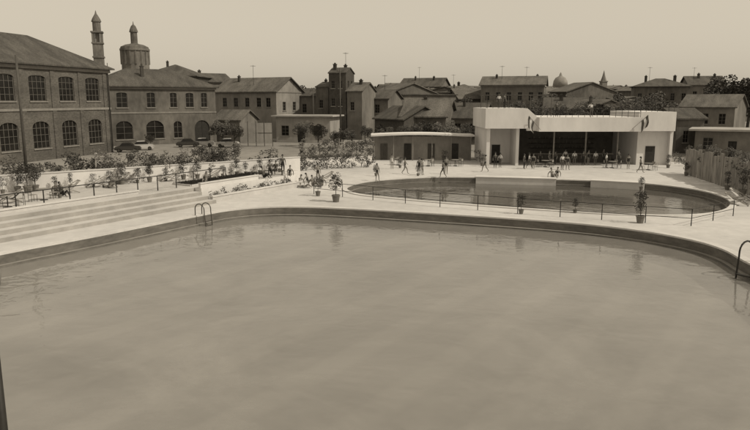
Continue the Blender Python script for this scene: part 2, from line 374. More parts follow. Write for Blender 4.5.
# 2
A=P(103,146.5);B=P(217,142)
building("brick_workshop","two-storey brick workshop with a big arched doorway",A,B,12,9.7,{'f':[(2.6,6.3,4.4,8.8,.15),(7.6,6.3,9.0,8.8,.15),(11.6,6.3,12.8,8.8,.15),(14.4,6.3,15.8,8.8,.15),(17.2,6.3,18.3,8.8,.15),(2.2,1.0,5.0,4.1,.4),(7.2,1.0,10.3,4.1,.4),(12.0,1.0,13.5,3.9,.4),(15.8,0,18.6,4.0,.5,'door')],
 'r':[(4,6.3,5.4,8.6)]},'hip',3.3,.6,m_plas,m_roof,grid=(2,3),bands=((5.3,.25,.08),(9.35,.34,.2)),chim=((8,3,.3),))
building("tiled_roof_hall","dark hall with tiled hip roof behind the workshop",Wd(140,90,150),Wd(196,90,150),14,12.8,{},'hip',3,.5,m_dark,m_roof,chim=((5,5,.6),))
building("tiled_roof_hall","low dark tiled house between the factory and workshop",Wd(198,90,160),Wd(232,90,165),10,12,{'f':[(2,8,3,10),(5,8,6,10)]},'gable',2,.5,m_plas3,m_roof,chim=((2,4,.8),))
# 3
building("gabled_warehouse","long gabled warehouse with pale plaster end wall",Wd(215,90,137),Wd(276,90,129),8.5,9.3,{'f':[(x,6.2,x+1.1,8) for x in (2,5,8,11,13.4)],'r':[(2,5.5,3,7.2),(5.3,5.5,6.3,7.2),(3.7,1.5,4.8,3.5)]},'gable',2.6,.5,m_gable,m_roof2,bands=((9.0,.25,.1),),chim=((4,3,.5),))
building("low_outbuilding","low pale outbuilding with wide flat roof",Wd(276,120,119),Wd(330,120,117),7,4.6,{'f':[(1,1.2,2.4,3),(4,0,5.4,2.7,0,'door'),(7,1.2,8.6,3)]},'flat',0,.7,m_plas2,m_flat)
building("low_outbuilding","small pale plaster shed with pitched roof",Wd(214,120,121),Wd(240,120,119),6,4.0,{'f':[(1.5,1.2,2.8,3)]},'gable',1.6,.4,m_plas3,m_roof2)
e=empty("hoarding",Wd(240,140,108)*1,0,"white framed hoarding panels standing in the yard","hoarding"); e.location.z=0
a=M(); W_=5.4
for i in range(4):
    for j in range(2): a.box(i*1.36,0,.5+j*1.75,i*1.36+1.22,.06,2.1+j*1.75)
a.obj("panel",[m_plas2],e); a=M()
for i in range(5): a.box(i*1.36-.11,.07,0,i*1.36-.01,.17,4.1)
a.obj("post",[m_wood],e)
# 4 tall dark house
building("tall_brick_house","tall dark flat-topped brick house with small windows",Wd(329,100,128),Wd(346,100,127),5,12.6,{'f':[(.5,9.8,1.2,11.2),(2.0,9.8,2.7,11.2),(.5,6.4,1.2,7.9),(2.0,6.4,2.7,7.9),(.5,3,1.2,4.5)],'r':[(1.0,9.8,1.8,11.2),(3,9.8,3.8,11.2),(1.0,6.4,1.8,7.9)]},'gable',1.0,.15,m_dark,m_roof,chim=((.8,1.4,.9),(2.4,3,.7)))
building("brick_lean_to","dark brick annex stepping up beside the tall house",Wd(316,100,131),Wd(328.5,100,130),7,10.0,{'f':[(.7,6,1.5,7.6)]},'gable',1,.15,m_plas,m_roof,chim=((.8,3,.6),))
building("brick_lean_to","lower dark brick annex beside the tall house",Wd(298,100,136),Wd(318,100,134),8,8.3,{'f':[(1,5,2,6.8)]},'gable',1.5,.3,m_plas3,m_roof)
building("brick_lean_to","tiled annex on the far side of the tall house",Wd(347,100,127),Wd(362,100,126),8,9.2,{'f':[(.7,5.6,1.5,7.2)]},'gable',1.6,.3,m_plas3,m_roof2,chim=((1.8,3,.6),))
# centre roofs
building("tiled_house","low house with broad tiled roof",Wd(361,100,134),Wd(388,100,132),9,7.8,{'f':[(1,5.0,2,6.7),(3.0,5.0,4.0,6.7)]},'gable',1.7,.4,m_plas3,m_roof,chim=((2,3,.7),))
building("tiled_house","wide low house with long weathered tiled roof",Wd(402,110,110),Wd(446,110,108),10,4.9,{'f':[(x,2,x+1.1,3.6) for x in (1.2,3.7)]},'gable',2.6,.5,m_plas,m_roof2,chim=((3,5,.5),))
building("tiled_house","low tiled house with small chimney behind the pavilion",Wd(448,110,114),Wd(482,110,112),11,4.5,{'f':[(x,2,x+1.1,3.6) for x in (1.2,3.7)]},'gable',2.4,.5,m_plas3,m_roof,chim=((2,4,.6),))
building("tiled_house","dark tiled house behind the pavilion",Wd(375,110,116),Wd(404,110,108),8,4.4,{'f':[(1.5,1.6,2.6,3.4)],},'gable',2,.4,m_dark,m_roof)
building("town_house","town house with tiled roof and chimneys",Wd(399,90,205),Wd(440,90,200),11,11.6,{'f':[(x,8.4,x+1.2,10.4) for x in (1.5,4.2,6.9,9.6)]},'gable',2.6,.5,m_plas3,m_roof,chim=((4,4,.6),(10,4,.5)))
building("town_house","grey town house with hipped tiled roof",Wd(442,90,185),Wd(480,90,182),10,9.8,{'f':[(x,6.5,x+1.1,8.4) for x in (1.5,4.2,6.9)]},'hip',2.2,.5,m_plas,m_roof2,chim=((4,4,.5),))
building("town_house","three-storey town house with rows of windows",Wd(481,90,150),Wd(544,90,146),11,10.9,{'f':[(x,7.4,x+.95,9.3) for x in (1,3.4,5.8,8.2,10.6,12.6)]+[(x,3.9,x+.95,5.8) for x in (1,3.4,5.8,8.2,10.6,12.6)],'r':[(2,7.4,3,9.3),(6,7.4,7,9.3)]},'gable',1.9,.5,m_plas3,m_roof2,chim=((3,4,.4),(12,6,.4)),bands=((10.5,.3,.15),))
building("town_house","long town house with dark windows and tiled roof",Wd(634,90,172),Wd(690,90,168),11,10.9,{'f':[(x,7.4,x+1,9.3) for x in (1,3.6,6.2,8.8,11.4)]},'hip',2.3,.5,m_plas,m_roof,chim=((3,4,.6),(10,4,.6)))
building("town_house","town house with tall gable and chimneys",Wd(689,90,178),Wd(725,90,176),11,11.6,{'f':[(x,8,x+1,9.9) for x in (1,3.6,6.2)]},'gable',2.3,.5,m_plas3,m_roof,chim=((3,4,.8),(7,4,.6)))
building("low_outbuilding","low dark outbuilding next to the bar",Wd(677,125,94),Wd(704,125,94),8,4.9,{'f':[(1,1.5,1.8,3.2)]},'gable',1.3,.4,m_plas,m_roof)
building("low_outbuilding","flat-roofed changing block with pale roof edge",Wd(696,125,88),Wd(768,125,84),7,3.5,{'f':[(1,1,2.2,2.6),(4,0,5,2.2,0,'door'),(7,1,8.2,2.6)]},'flat',0,.8,m_plas3,m_flat)
building("warehouse","brick warehouse roof beyond the changing block",Wd(680,110,130),Wd(735,110,124),12,6.2,{'f':[(x,3,x+1.2,5) for x in (1,4,7)]},'gable',2.3,.4,m_plas3,m_roof2)
building("warehouse","dark warehouse roof beyond the bar",Wd(545,110,130),Wd(585,110,128),12,6.0,{},'gable',1.9,.4,m_plas3,m_roof,chim=((3,4,.7),))
building("warehouse","lower warehouse with weathered roof beyond the bar",Wd(587,110,122),Wd(632,110,124),9,5.8,{},'gabley',1.7,.4,m_plas3,m_roof2,chim=((3,4,.7),))
# scattered town
rg=random.Random(3)
lbls=["distant town house with tiled roof","distant plain apartment house with tiled roof","distant pale town house with chimney"]
row=[(Y,u) for Y,u0,u1,st_ in ((142,352,400,14),(160,365,480,15),(165,545,635,15),(205,380,700,17),(250,300,760,18),(310,290,760,17),(420,200,770,16),(560,150,780,15)) for u in range(u0,u1,st_)]
for Y,u in row:
    u+=rg.uniform(-6,6)
    w_=rg.uniform(9,26); Yj=Y+rg.uniform(-16,20); k=rg.choice((0,1,2))
    if Y==142: Yj=Y+rg.uniform(0,9)
    vt=rg.uniform(92,103) if Y<170 else (rg.uniform(90,100) if Y<230 else (rg.uniform(89,98) if Y<400 else rg.uniform(88,96)))
    h=Wd(u,vt,Yj).z
    Wl=w_/650*Yj
    op=[(x,z,x+1.1,z+1.6) for x in [1.0+2.9*i for i in range(int((Wl-1.2)//2.9))] for z in (h-2.6,h-5.6) if z>0]
    fm=(m_plas,m_plas2,m_plas3)[k] if Y<240 else ((m_plas3,m_haze2,m_haze)[k] if Y<400 else (m_haze2,m_haze,m_haze)[k])  # farther rows take the wall colours with haze painted in
    Dd=rg.uniform(7,14)
    ch=[(rg.uniform(.8,Wl-.8),rg.uniform(2,Dd-2),rg.uniform(-.5,.8)) for _ in range(rg.choice((0,0,1,2)))]
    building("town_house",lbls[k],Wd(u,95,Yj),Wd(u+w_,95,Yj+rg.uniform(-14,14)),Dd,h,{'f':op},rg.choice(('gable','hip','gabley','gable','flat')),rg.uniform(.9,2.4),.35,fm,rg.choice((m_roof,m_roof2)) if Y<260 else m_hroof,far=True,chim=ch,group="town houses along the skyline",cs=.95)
building("town_house","distant pale town house with chimney",Wd(205,95,260),Wd(262,95,255),12,Wd(0,84,255).z,{},'hip',1.5,.4,m_plas3,m_roof,far=True,chim=((5,4,.5),),group="town houses along the skyline")
# ---------------------------------------------------------------- church
Yc=330; s1=Wd(99,60,Yc)
e=empty("bell_tower",(s1.x,Yc,0),.3,"slender brick church bell tower with open lantern top","tower")
def zz(v): return Wd(0,v,Yc).z
a=M(); hw=2.3
a.box(-hw,-hw,0,hw,hw,zz(44)); 
for z in (zz(58),zz(44),): a.box(-hw-.4,-hw-.4,z,hw+.4,hw+.4,z+.7)
z0=zz(44)+.7; z1=zz(33)
for sx in (-1,1):
    for sy in (-1,1): a.box(sx*1.9-.5,sy*1.9-.5,z0,sx*1.9+.5,sy*1.9+.5,z1)
a.box(-1.0,-1.0,z0,1.0,1.0,z1)
a.box(-hw-.5,-hw-.5,z1,hw+.5,hw+.5,z1+.7)
a.lathe([(1.9,z1+.7),(1.9,zz(22)),(2.3,zz(22)),(2.3,zz(21))],12)
a.obj("tower_shaft",[m_plas3],e)
a=M(); a.lathe([(2.2,zz(21)),(1.9,zz(19)),(1.1,zz(16)),(.5,zz(14)),(.15,zz(11)),(0,zz(10))],12); a.obj("spire",[m_plas],e,smooth=True)
s2=Wd(131,60,Yc)
e=empty("domed_church",(s2.x,Yc+6,0),0,"brick church drum with ribbed dome and lantern","church")
a=M(); R=6.6
a.lathe([(R,0),(R,zz(50)),(R+.6,zz(50)),(R+.6,zz(48)),(R+.2,zz(48))],16)
for k in range(16):
    t=2*math.pi*k/16; a.box(math.cos(t)*R-.35,math.sin(t)*R-.35,zz(64),math.cos(t)*R+.35,math.sin(t)*R+.35,zz(50)-.02)
a.obj("drum",[m_plas3],e)
a=M(); a.lathe([(R+.3,zz(48)),(R,zz(46)),(4.6,zz(44)),(2.2,zz(43)),(1.8,zz(42.5))],16); a.obj("dome",[m_roof2],e)
a=M(); a.lathe([(1.7,zz(43)),(1.7,zz(31)),(2.2,zz(31)),(2.0,zz(29)),(1.2,zz(25)),(.3,zz(23)),(.1,zz(20))],10); a.obj("lantern",[m_plas],e)
Yd=700; s3=Wd(560,90,Yd)
e=empty("domed_church",(s3.x,Yd,0),0,"hazy distant church dome above the roofs","church")
def z7(v): return Wd(0,v,Yd).z
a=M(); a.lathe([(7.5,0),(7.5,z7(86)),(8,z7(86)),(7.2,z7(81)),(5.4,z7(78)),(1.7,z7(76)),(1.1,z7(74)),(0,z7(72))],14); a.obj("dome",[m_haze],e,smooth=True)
Ys=420; s4=Wd(603,90,Ys)
def z4(v): return Wd(0,v,Ys).z
e=empty("bell_tower",(s4.x,Ys,0),.2,"distant pointed church bell tower","tower")
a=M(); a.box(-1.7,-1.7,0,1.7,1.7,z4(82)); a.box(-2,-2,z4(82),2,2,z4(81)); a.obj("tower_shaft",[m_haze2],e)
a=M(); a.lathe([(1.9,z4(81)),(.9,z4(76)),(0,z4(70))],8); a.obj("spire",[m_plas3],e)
# ---------------------------------------------------------------- white bar building
Yb=P(500,165.3).y; X0=P(485,165.3).x; X1=P(671,165.3).x
e=empty("bar_building",(X0,Yb,0),0,"modern white poolside bar with open front and roof terrace","building")
W=X1-X0; Dp=9; xr=W-4.9
a=M()
a.box(-.2,-.6,4.3,4.6,Dp,6.6)
a.hexa([(4.603,-.6,4.05),(5.76,-.6,4.05),(5.76,-.2,4.05),(4.603,-.2,4.05),(4.603,-.6,6.6),(5.76,-.6,5.6),(5.76,-.2,5.6),(4.603,-.2,6.6)])
a.box(4.603,-.19,4.6,5.76,Dp,5.4)
a.box(0.1,.0,0,.5,Dp,4.3); a.box(.5,3.2,0,3.5,3.4,4.3); a.box(3.5,-.2,0,3.85,Dp,4.3)
a.box(xr+.6,-.4,4.0,W,Dp,6.2); a.box(W-.35,0,0,W,Dp,4.0); a.box(xr+1.0,.6,0,W-.35,.8,4.0); a.box(xr+1.0,.8,0,xr+1.2,Dp,4.0)
a.box(5.76,Dp-.3,0,xr+.6,Dp,5.2)
a.obj("wall",[m_white],e)
a=M(); a.box(5.763,-1.6,4.0,xr+.597,Dp-.31,5.6); a.obj("canopy",[m_white],e)
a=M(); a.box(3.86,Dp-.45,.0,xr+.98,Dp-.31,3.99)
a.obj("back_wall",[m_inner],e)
for i in range(3):
    x=8.2+i*(xr-9.4)/2
    a=M(); a.cyl((x,.9,0),(x,.9,4.0),.09,.09,10); a.obj("column",[m_trim],e,smooth=False)
a=M(); a.box(6.5,3.2,0,xr-1,3.7,1.05); a.box(6.3,3.0,1.05,xr-.8,3.9,1.13,1); a.obj("bar_counter",[m_wood,m_trim],e)
a=M()
for z in (1.4,2.0,2.6): a.box(7,Dp-.8,z,xr-1.5,Dp-.46,z+.05)
for k in range(70):
    x=random.uniform(7.1,xr-1.7); z=random.choice((1.45,2.05,2.65)); a.cyl((x,Dp-.62,z),(x,Dp-.62,z+random.uniform(.2,.32)),.05,.02,6,1)
a.obj("bottle_shelf",[m_wood,m_trim],e)
a=M(); a.box(1.3,3.1,0,2.3,3.18,2.2); a.obj("door",[m_door],e)
a=M(); a.box(xr+2,.52,.0,xr+3.1,.58,2.2); a.obj("door",[m_door],e)
a=M()
def rl(x0,x1,z,y,n):
    for k in range(n+1):
        x=x0+k*(x1-x0)/n; a.cyl((x,y,z),(x,y,z+.95),.025,.025,5)
    for q in (.5,.95): a.tube([(x0,y,z+q),(x1,y,z+q)],.025)
rl(0,4.5,6.6,-.4,7); rl(6.0,xr+.4,5.6,-1.3,16); rl(xr+.8,W-.2,6.2,-.2,6)
a.obj("railing",[m_iron],e)
a=M()
for (x,y) in ((0.3,2),(2.9,2),(5.5,2),(8,2),(.3,6),(2.9,6),(5.5,6),(8,6)): a.cyl((x,y,5.4 if x>4.6 else 6.6),(x,y,8.1),.04,.04,6)
for y in (2,6): a.tube([(.1,y,8.1),(8.2,y,8.1)],.035)
for k in range(17): a.box(.2+k*.46,1.8,8.13,.26+k*.46,6.2,8.18)
a.obj("pergola",[m_wood],e)
def flag(x,z,yo,lean,label):
    f=empty("hanging_flag",(X0+x,Yb-yo,z),0,label,"flag","flags on the bar front")
    p=M(); p.cyl((0,0,0),(lean*1.5,-.5,1.6),.025,.02,6); p.obj("flagpole",[m_trim],f)
    c=M(); n=6
    for k in range(3):
        for j in range(n):
            def q(s,t): 
                bx=lean*1.5*(1-s*.45); bz=1.6*(1-s*.45); 
                return (bx+lean*.1*math.sin(3*t),-.5*(1-s*.45)+.08*math.sin(t*7+s*4),bz-t*1.3)
            s0,s1=k/3,(k+1)/3; t0,t1=j/n,(j+1)/n
            c.face([q(s0,t0),q(s1,t0),q(s1,t1),q(s0,t1)],0 if k!=1 else 1)
    c.obj("flag_cloth",[m_mcl,m_lsw],f)
flag(5.9,4.2,1.7,-1,"striped flag on a slanting pole at the bar front")
flag(xr-.6,4.3,1.7,1,"striped flag on a slanting pole at the canopy end")
# ---------------------------------------------------------------- pavilion
Yp=P(400,161).y; xa=P(371,161).x; xb=P(474,161).x
e=empty("open_pavilion",(xa,Yp,0),0,"open pavilion with thin white flat roof on posts","pavilion")
Wp=xb-xa
a=M(); n=14
for k in range(n):
    x0=k*Wp/n;x1=(k+1)*Wp/n; f=lambda x:3.05+.2*math.sin(math.pi*min(1,x/Wp*1.1))
    a.hexa([(x0,0,f(x0)),(x1,0,f(x1)),(x1,3.6,f(x1)),(x0,3.6,f(x0)),(x0,0,f(x0)+.22),(x1,0,f(x1)+.22),(x1,3.6,f(x1)+.22),(x0,3.6,f(x0)+.22)])
a.obj("roof",[m_white],e)
for k in range(6):
    a=M(); x=.4+k*(Wp-.8)/5; a.cyl((x,.5,0),(x,.5,3.1),.06,.06,8); a.obj("post",[m_trim],e)
a=M(); a.box(.2,1.3,0,Wp-.2,1.45,3.03); a.obj("back_wall",[m_gable],e)
for k in range(4):
    a=M(); x=1.2+k*3; a.box(x,1.22,0,x+.9,1.29,2.1); a.obj("door",[m_door if k%2 else m_wood],e)
# ---------------------------------------------------------------- vegetation
def leaves(mm,clumps,n,s,rnd,m=0,alt=None,altp=0):
    for c in clumps:
        cx,cy,cz,r=c
        for _ in range(int(n*r*r)+4):
            while 1:
                p=Vector((rnd.uniform(-1,1),rnd.uniform(-1,1),rnd.uniform(-1,1)))
                if .1<p.length<1: break
            p=p.normalized()*(p.length**.5)*r; p.z*=.8
            o=Vector((cx,cy,cz))+p
            u=Vector((rnd.gauss(0,1),rnd.gauss(0,1),rnd.gauss(0,.6))).normalized(); v=u.orthogonal().normalized()
            q=s*rnd.uniform(.6,1.4); u*=q; v*=q*.6
            mm.face([o-u,o-v*.8,o+u,o+v],alt if (alt is not None and rnd.random()<altp) else m)
TREES=[]
for sd_ in range(4):
    r=random.Random(40+sd_)
    tr=M(); tr.cyl((0,0,0),(.1,.05,2.4),.22,.16,8); cl=[]
    tr.cyl((.1,.05,2.4),(.05,.1,5),.16,.06,7)
    for k in range(7):
        a_=r.uniform(0,6.28); z=r.uniform(2.2,4); l=r.uniform(1.4,2.6)
        p=(math.cos(a_)*l,math.sin(a_)*l,z+r.uniform(.8,2.2)); tr.cyl((.1,.05,z),p,.09,.03,6); cl.append((*p,r.uniform(.8,1.4)))
        for _ in range(2):
            cl.append((p[0]+r.uniform(-1,1),p[1]+r.uniform(-1,1),p[2]+r.uniform(-.5,1.2),r.uniform(.5,.9)))
    cl+=[(r.uniform(-1,1),r.uniform(-1,1),r.uniform(4.5,6.6),r.uniform(.7,1.2)) for _ in range(6)]
    cr=M(); leaves(cr,cl,170,.15,r)
    TREES.append((tr.mesh("trunk",[m_bark]),cr.mesh("crown",[m_leaf]),cr.mesh("crown",[m_leaf2])))
def tree(x,y,h,label="leafy broad-crowned tree among the roofs",pale=0,z=0,grp=None):
    k=random.randrange(4); e=empty("tree",(x,y,z),random.uniform(0,6.28),label,"tree",grp); s=h/7.2; e.scale=(s*random.uniform(.9,1.2),s,s)
    place("trunk",TREES[k][0],e); place("crown",TREES[k][1+pale],e)
for u,Y,vt in ((714,150,84),(724,155,80),(738,150,82),(752,140,78),(765,140,78)):
    p=Wd(u,vt,Y); tree(p.x,Y,p.z,"tall leafy tree beyond the changing block",pale=u%2,grp="trees beyond the changing block")
for u,Y,vt in ((420,98,122),(434,100,120),(447,97,120),(404,99,126),(470,101,124),(388,98,127),(458,99,123),(412,101,124),(428,97,125),(479,99,127),(380,101,126)):
    p=Wd(u,vt,Y); tree(p.x,Y,p.z,"bushy tree behind the open pavilion",pale=u%2,grp="trees behind the pavilion")
for u,Y,vt in ((222,106,119),(234,104,124),(302,108,122),(318,104,124),(365,112,126),(352,106,130),(86,100,134),(150,104,134),(68,92,138),(104,98,136),(335,103,131),(343,104,128)):
    p=Wd(u,vt,Y); tree(p.x,Y,p.z,"small leafy tree in the yard",pale=(u//2)%2,grp="small trees in the yard")
for u,Y,vt in ((548,140,96),(570,140,95),(590,138,97),(618,135,94),(640,130,97),(655,132,92),(390,170,92),(366,165,94),(466,150,98),(300,180,90),(316,170,88),(520,118,101),(556,118,103),(602,116,104),(625,117,100),(665,110,102),(576,115,102),(640,114,103),(456,135,102),(412,135,103),(430,150,98),(375,145,99)):
    p=Wd(u,vt,Y); tree(p.x,Y,p.z,"leafy tree among the roofs",pale=u%2,grp="trees among the roofs")
PP=[]
for k in range(3):
    r=random.Random(70+k); a=M(); a.lathe([(.0,0),(.22,0),(.3,.42),(.33,.42),(.33,.5),(.28,.5),(.26,.42),(0,.42)],12); pot=a.mesh("pot",[m_pot])
    s=M(); s.cyl((0,0,.42),(.02,0,1.3),.03,.02,6)
    for j in range(4):
        t=r.uniform(0,6.28); s.cyl((.01,0,.9+.1*j),(.35*math.cos(t),.35*math.sin(t),1.5+.1*j),.015,.01,5)
    l=M(); leaves(l,[(r.uniform(-.3,.3),r.uniform(-.3,.3),r.uniform(.9,2.0),r.uniform(.18,.34)) for _ in range(14)],520,.055,r)
    PP.append((pot,s.mesh("stem",[m_bark]),l.mesh("foliage",[m_leaf])))
def potted(p,h=2.0,label="leafy shrub in a terracotta pot on the deck",g="potted shrubs around the pools"):
    k=random.randrange(3); e=empty("potted_plant",p,random.uniform(0,6),label,"potted plant",g); s=h/2.1; e.scale=(s*.9,s*.9,s)
    place("pot",PP[k][0],e);place("stem",PP[k][1],e);place("foliage",PP[k][2],e)
for u,v,h in ((336,202,2.3),(640,223,2.0),(521,214,1.3),(318,196,1.6),(641,190,1.2),(445,166,1.9),(655,164,1.9),(575,213,1.1),(418,176,1.1),(400,168,1.3),(482,166,1.5),(668,168,1.6),(686,176,1.5),(742,196,2.3),(727,190,1.7),(376,176,1.2)): potted(P(u,v),h)
for u,v,h in ((28,193,2.2),(96,180,2.0),(60,198,1.0)): potted(P(u,v,1.0),h,"leafy potted shrub standing on the terrace")
for i in range(26):
    p=WS+dW*(25+i*1.2+random.uniform(-.3,.3))-nW*.55
    potted((p.x,p.y,1.0),random.uniform(.9,1.9),"potted shrub in a row against the white wall","potted shrubs along the wall")
def trellis(a,b,z,h,label,dens=1.0,group=None):
    a=Vector(a);b=Vector(b); L=(b-a).length; rz=math.atan2(b.y-a.y,b.x-a.x); n=max(1,round(L/2.4)); w_=L/n
    for i in range(n):
        p=a+(b-a)*i/n
        e=empty("trellis",(p.x,p.y,z),rz,label,"trellis",group)
        f=M(); f.box(0,0,0,.1,.1,h); f.box(.1,.01,h-.09,w_,.09,h); f.box(.1,.01,.25,w_,.08,.33)
        k=.5; xx=-h
        while xx<w_:
            for s in (1,-1):
                z0,z1=.33,h-.09; 
                xa_,xb_=(xx,xx+(z1-z0)) if s>0 else (xx+(z1-z0),xx)
                dx=xb_-xa_
                lo=(.1-xa_)/dx; hi=(w_-xa_)/dx
                t0=max(0,min(lo,hi)); t1=min(1,max(lo,hi))
                if t1-t0>.05: f.beam((xa_+dx*t0,.04+.02*s,z0+(z1-z0)*t0),(xa_+dx*t1,.04+.02*s,z0+(z1-z0)*t1),.02,.05)
            xx+=k
        f.obj("lattice",[m_plas2],e)
        r=random.Random(i*13+int(L)); l=M()
        leaves(l,[(r.uniform(.0,w_),r.uniform(-.3,.0),(r.random()**1.1)*(h+.35),r.uniform(.2,.42)) for _ in range(int(26*dens))],560,.07,r,0,1,.05)
        l.obj("climbing_foliage",[m_leaf if i%2 else m_leaf2,m_flower],e)
trellis(P(300,166.5).xy+Vector((0,.6)),P(374,163).xy+Vector((0,.6)),0,2.6,"white lattice trellis overgrown with climbing plants",1.3,"trellises behind the pool deck")
pa=WS+dW*((Vector((-21.5,50.2))-WS).length); pb=WS+dW*((Vector((-11.6,57.9))-WS).length)
trellis(pa+nW*.5,pb+nW*.5,1,2.2,"white lattice trellis with climbing plants above the wall",1.2,"trellises above the terrace wall")
for i in range(30):
    p=WS+dW*(18+i*1.25)+nW*random.uniform(.8,2.4)
    l=M(); r=random.Random(200+i); k=random.uniform(.7,1.35); leaves(l,[(r.uniform(-.9,.9),r.uniform(-.4,.4),r.uniform(.1,1.8)*k,r.uniform(.25,.55)*k) for _ in range(11)],330,.08,r)
    e=empty("shrub",(p.x,p.y,.9),0,"leafy shrub growing behind the white wall","shrub","shrubs behind the wall")
    l.obj("foliage",[m_leaf if i%3 else m_leaf2],e); s=M()
    for t in range(4): s.cyl((0,0,-.9),(r.uniform(-.5,.5),r.uniform(-.2,.2),.9),.03,.015,5)
    s.obj("stem",[m_bark],e)
for i,(u,v) in enumerate(((300,171),(306,170.5),(315,169.5),(322,169.3),(327,169),(338,168.5),(345,168),(352,168),(361,167.5),(368,167),(480,162),(679,164),(687,166))):
    p=P(u,v); r=random.Random(500+i); l=M(); leaves(l,[(r.uniform(-.6,.6),r.uniform(-.3,.3),r.uniform(.2,1.5),r.uniform(.2,.42)) for _ in range(10)],380,.07,r)
    e=empty("shrub",p,0,"small leafy shrub at the edge of the paving","shrub","shrubs at the paving edge"); l.obj("foliage",[m_leaf],e)
    s=M()
    for t in range(3): s.cyl((0,0,0),(r.uniform(-.3,.3),r.uniform(-.2,.2),.9),.025,.012,5)
    s.obj("stem",[m_bark],e)
# plants in low planter at the terrace foot
for i in range(8):
    p=Bs+d0*(.8+i*1.25)+n0*1.0; r=random.Random(700+i); l=M(); leaves(l,[(r.uniform(-.5,.5),r.uniform(-.2,.2),r.uniform(.2,.8),r.uniform(.15,.3)) for _ in range(8)],420,.06,r)
    e=empty("shrub",(p.x,p.y,0),1.03,"low leafy shrub in the planter strip","shrub","shrubs in the planter strip"); l.obj("foliage",[m_leaf if i%2 else m_leaf2],e)
    s=M()
    for t in range(3): s.cyl((0,0,0),(r.uniform(-.3,.3),r.uniform(-.15,.15),.5),.02,.01,5)
    s.obj("stem",[m_bark],e)
# turf bed
e=empty("planting_bed",(0,0,0),0,"turf bed with low kerb on the terrace","planting bed")
c=[T2-d0*11+n0*.2,T2-d0*2+n0*.2,T2-d0*2+n0*2.2,T2-d0*11+n0*2.2]
a=M()
for i in range(4): a.beam((*c[i],1.06),(*c[(i+1)%4],1.06),.15,.12)
a.obj("kerb",[m_step],e); a=M(); r=random.Random(5)
for _ in range(6000):
    s,t=r.random(),r.random(); p=c[0]+(c[1]-c[0])*s+(c[3]-c[0])*t; u=r.uniform(-.04,.04); w2=r.uniform(-.04,.04)
    a.face([(p.x-.03,p.y,1.004),(p.x+.03,p.y,1.004),(p.x+u,p.y+w2,1.004+r.uniform(.08,.28))])
a.face([(q.x,q.y,1.004) for q in c]); a.obj("turf",[m_grass],e)
def palisade(a,b,h,label):
    a=Vector(a);b=Vector(b);L=(b-a).length; rz=math.atan2(b.y-a.y,b.x-a.x)
    e=empty("board_fence",(a.x,a.y,0),rz,label,"fence")
    m=M(); x=0; r=random.Random(9)
    while x<L: 
        w_=r.uniform(.55,1.0); m.box(x,r.uniform(0,.06),0,x+w_-.12,.11,h+r.uniform(-.25,.2)); x+=w_
    m.obj("boards",[m_lwood],e); m=M()
    for z in (.5,h-.5): m.box(0,.115,z,L,.16,z+.1)
    k=0
    m.obj("fence_rail",[m_wood],e)
    while k<L: 
        p=M(); p.box(k,.165,0,k+.14,.3,h+.3); p.obj("post",[m_wood],e); k+=2.4
palisade(P(684,174).xy,P(752,198).xy+Vector((0,-4)),2.7,"tall weathered vertical board fence beside the small pool")
for i in range(12):
    q=P(684,174).xy; q2=P(752,198).xy; p=q+(q2-q)*(i/11)+Vector((1.1,.3))
    l=M(); r=random.Random(300+i); leaves(l,[(r.uniform(-.7,.7),r.uniform(-.3,.3),r.uniform(1.6,3.1),r.uniform(.25,.5)) for _ in range(7)],240,.09,r)
    e=empty("shrub",(p.x,p.y,0),0,"tall shrub leaning over the board fence","shrub","shrubs over the fence"); l.obj("foliage",[m_leaf],e)
    s=M(); 
    for t in range(3): s.cyl((0,0,0),(r.uniform(-.5,.5),r.uniform(-.2,.2),2.2),.03,.015,5)
    s.obj("stem",[m_bark],e)
# ---------------------------------------------------------------- poles
def pole(x,y,z,h,r,label,arm=True):
    e=empty("utility_pole",(x,y,z),.3,label,"pole")
    a=M(); a.cyl((0,0,0),(0,0,h),r,r*.65,9); a.obj("shaft",[m_wood],e,smooth=True)
    if arm:
        a=M(); a.box(-.6,-.05,h-.6,.6,.05,h-.5)
        for x_ in (-.5,0,.5): a.cyl((x_,0,h-.5),(x_,0,h-.32),.05,.03,6)
        a.obj("crossarm",[m_dark],e)
p=P(28,187); pole(p.x,p.y,0,11.3,.14,"tall tapered wooden utility pole by the terrace wall",False)
q=Wd(340,68,112); pole(q.x,112,0,q.z,.16,"tall wooden utility pole beside the brick house")
q=Wd(313,88,125); pole(q.x,125,0,q.z,.13,"wooden utility pole in the yard")
q=Wd(113,64,104); pole(q.x+.3,101,0,q.z,.08,"thin iron pole at the factory corner",False)
e=empty("lamp_post",(-5.62,9.1,0),0,"dark painted lamp post at the near pool edge","lamp post")
a=M(); a.cyl((0,0,-1.5),(0,0,4.7),.085,.065,14); a.obj("shaft",[m_iron],e,smooth=True)
a=M(); a.lathe([(0,4.7),(.05,4.7),(.17,4.85),(.2,5.05),(.12,5.2),(0,5.25)],14); a.obj("lamp_globe",[m_trim],e,smooth=True)
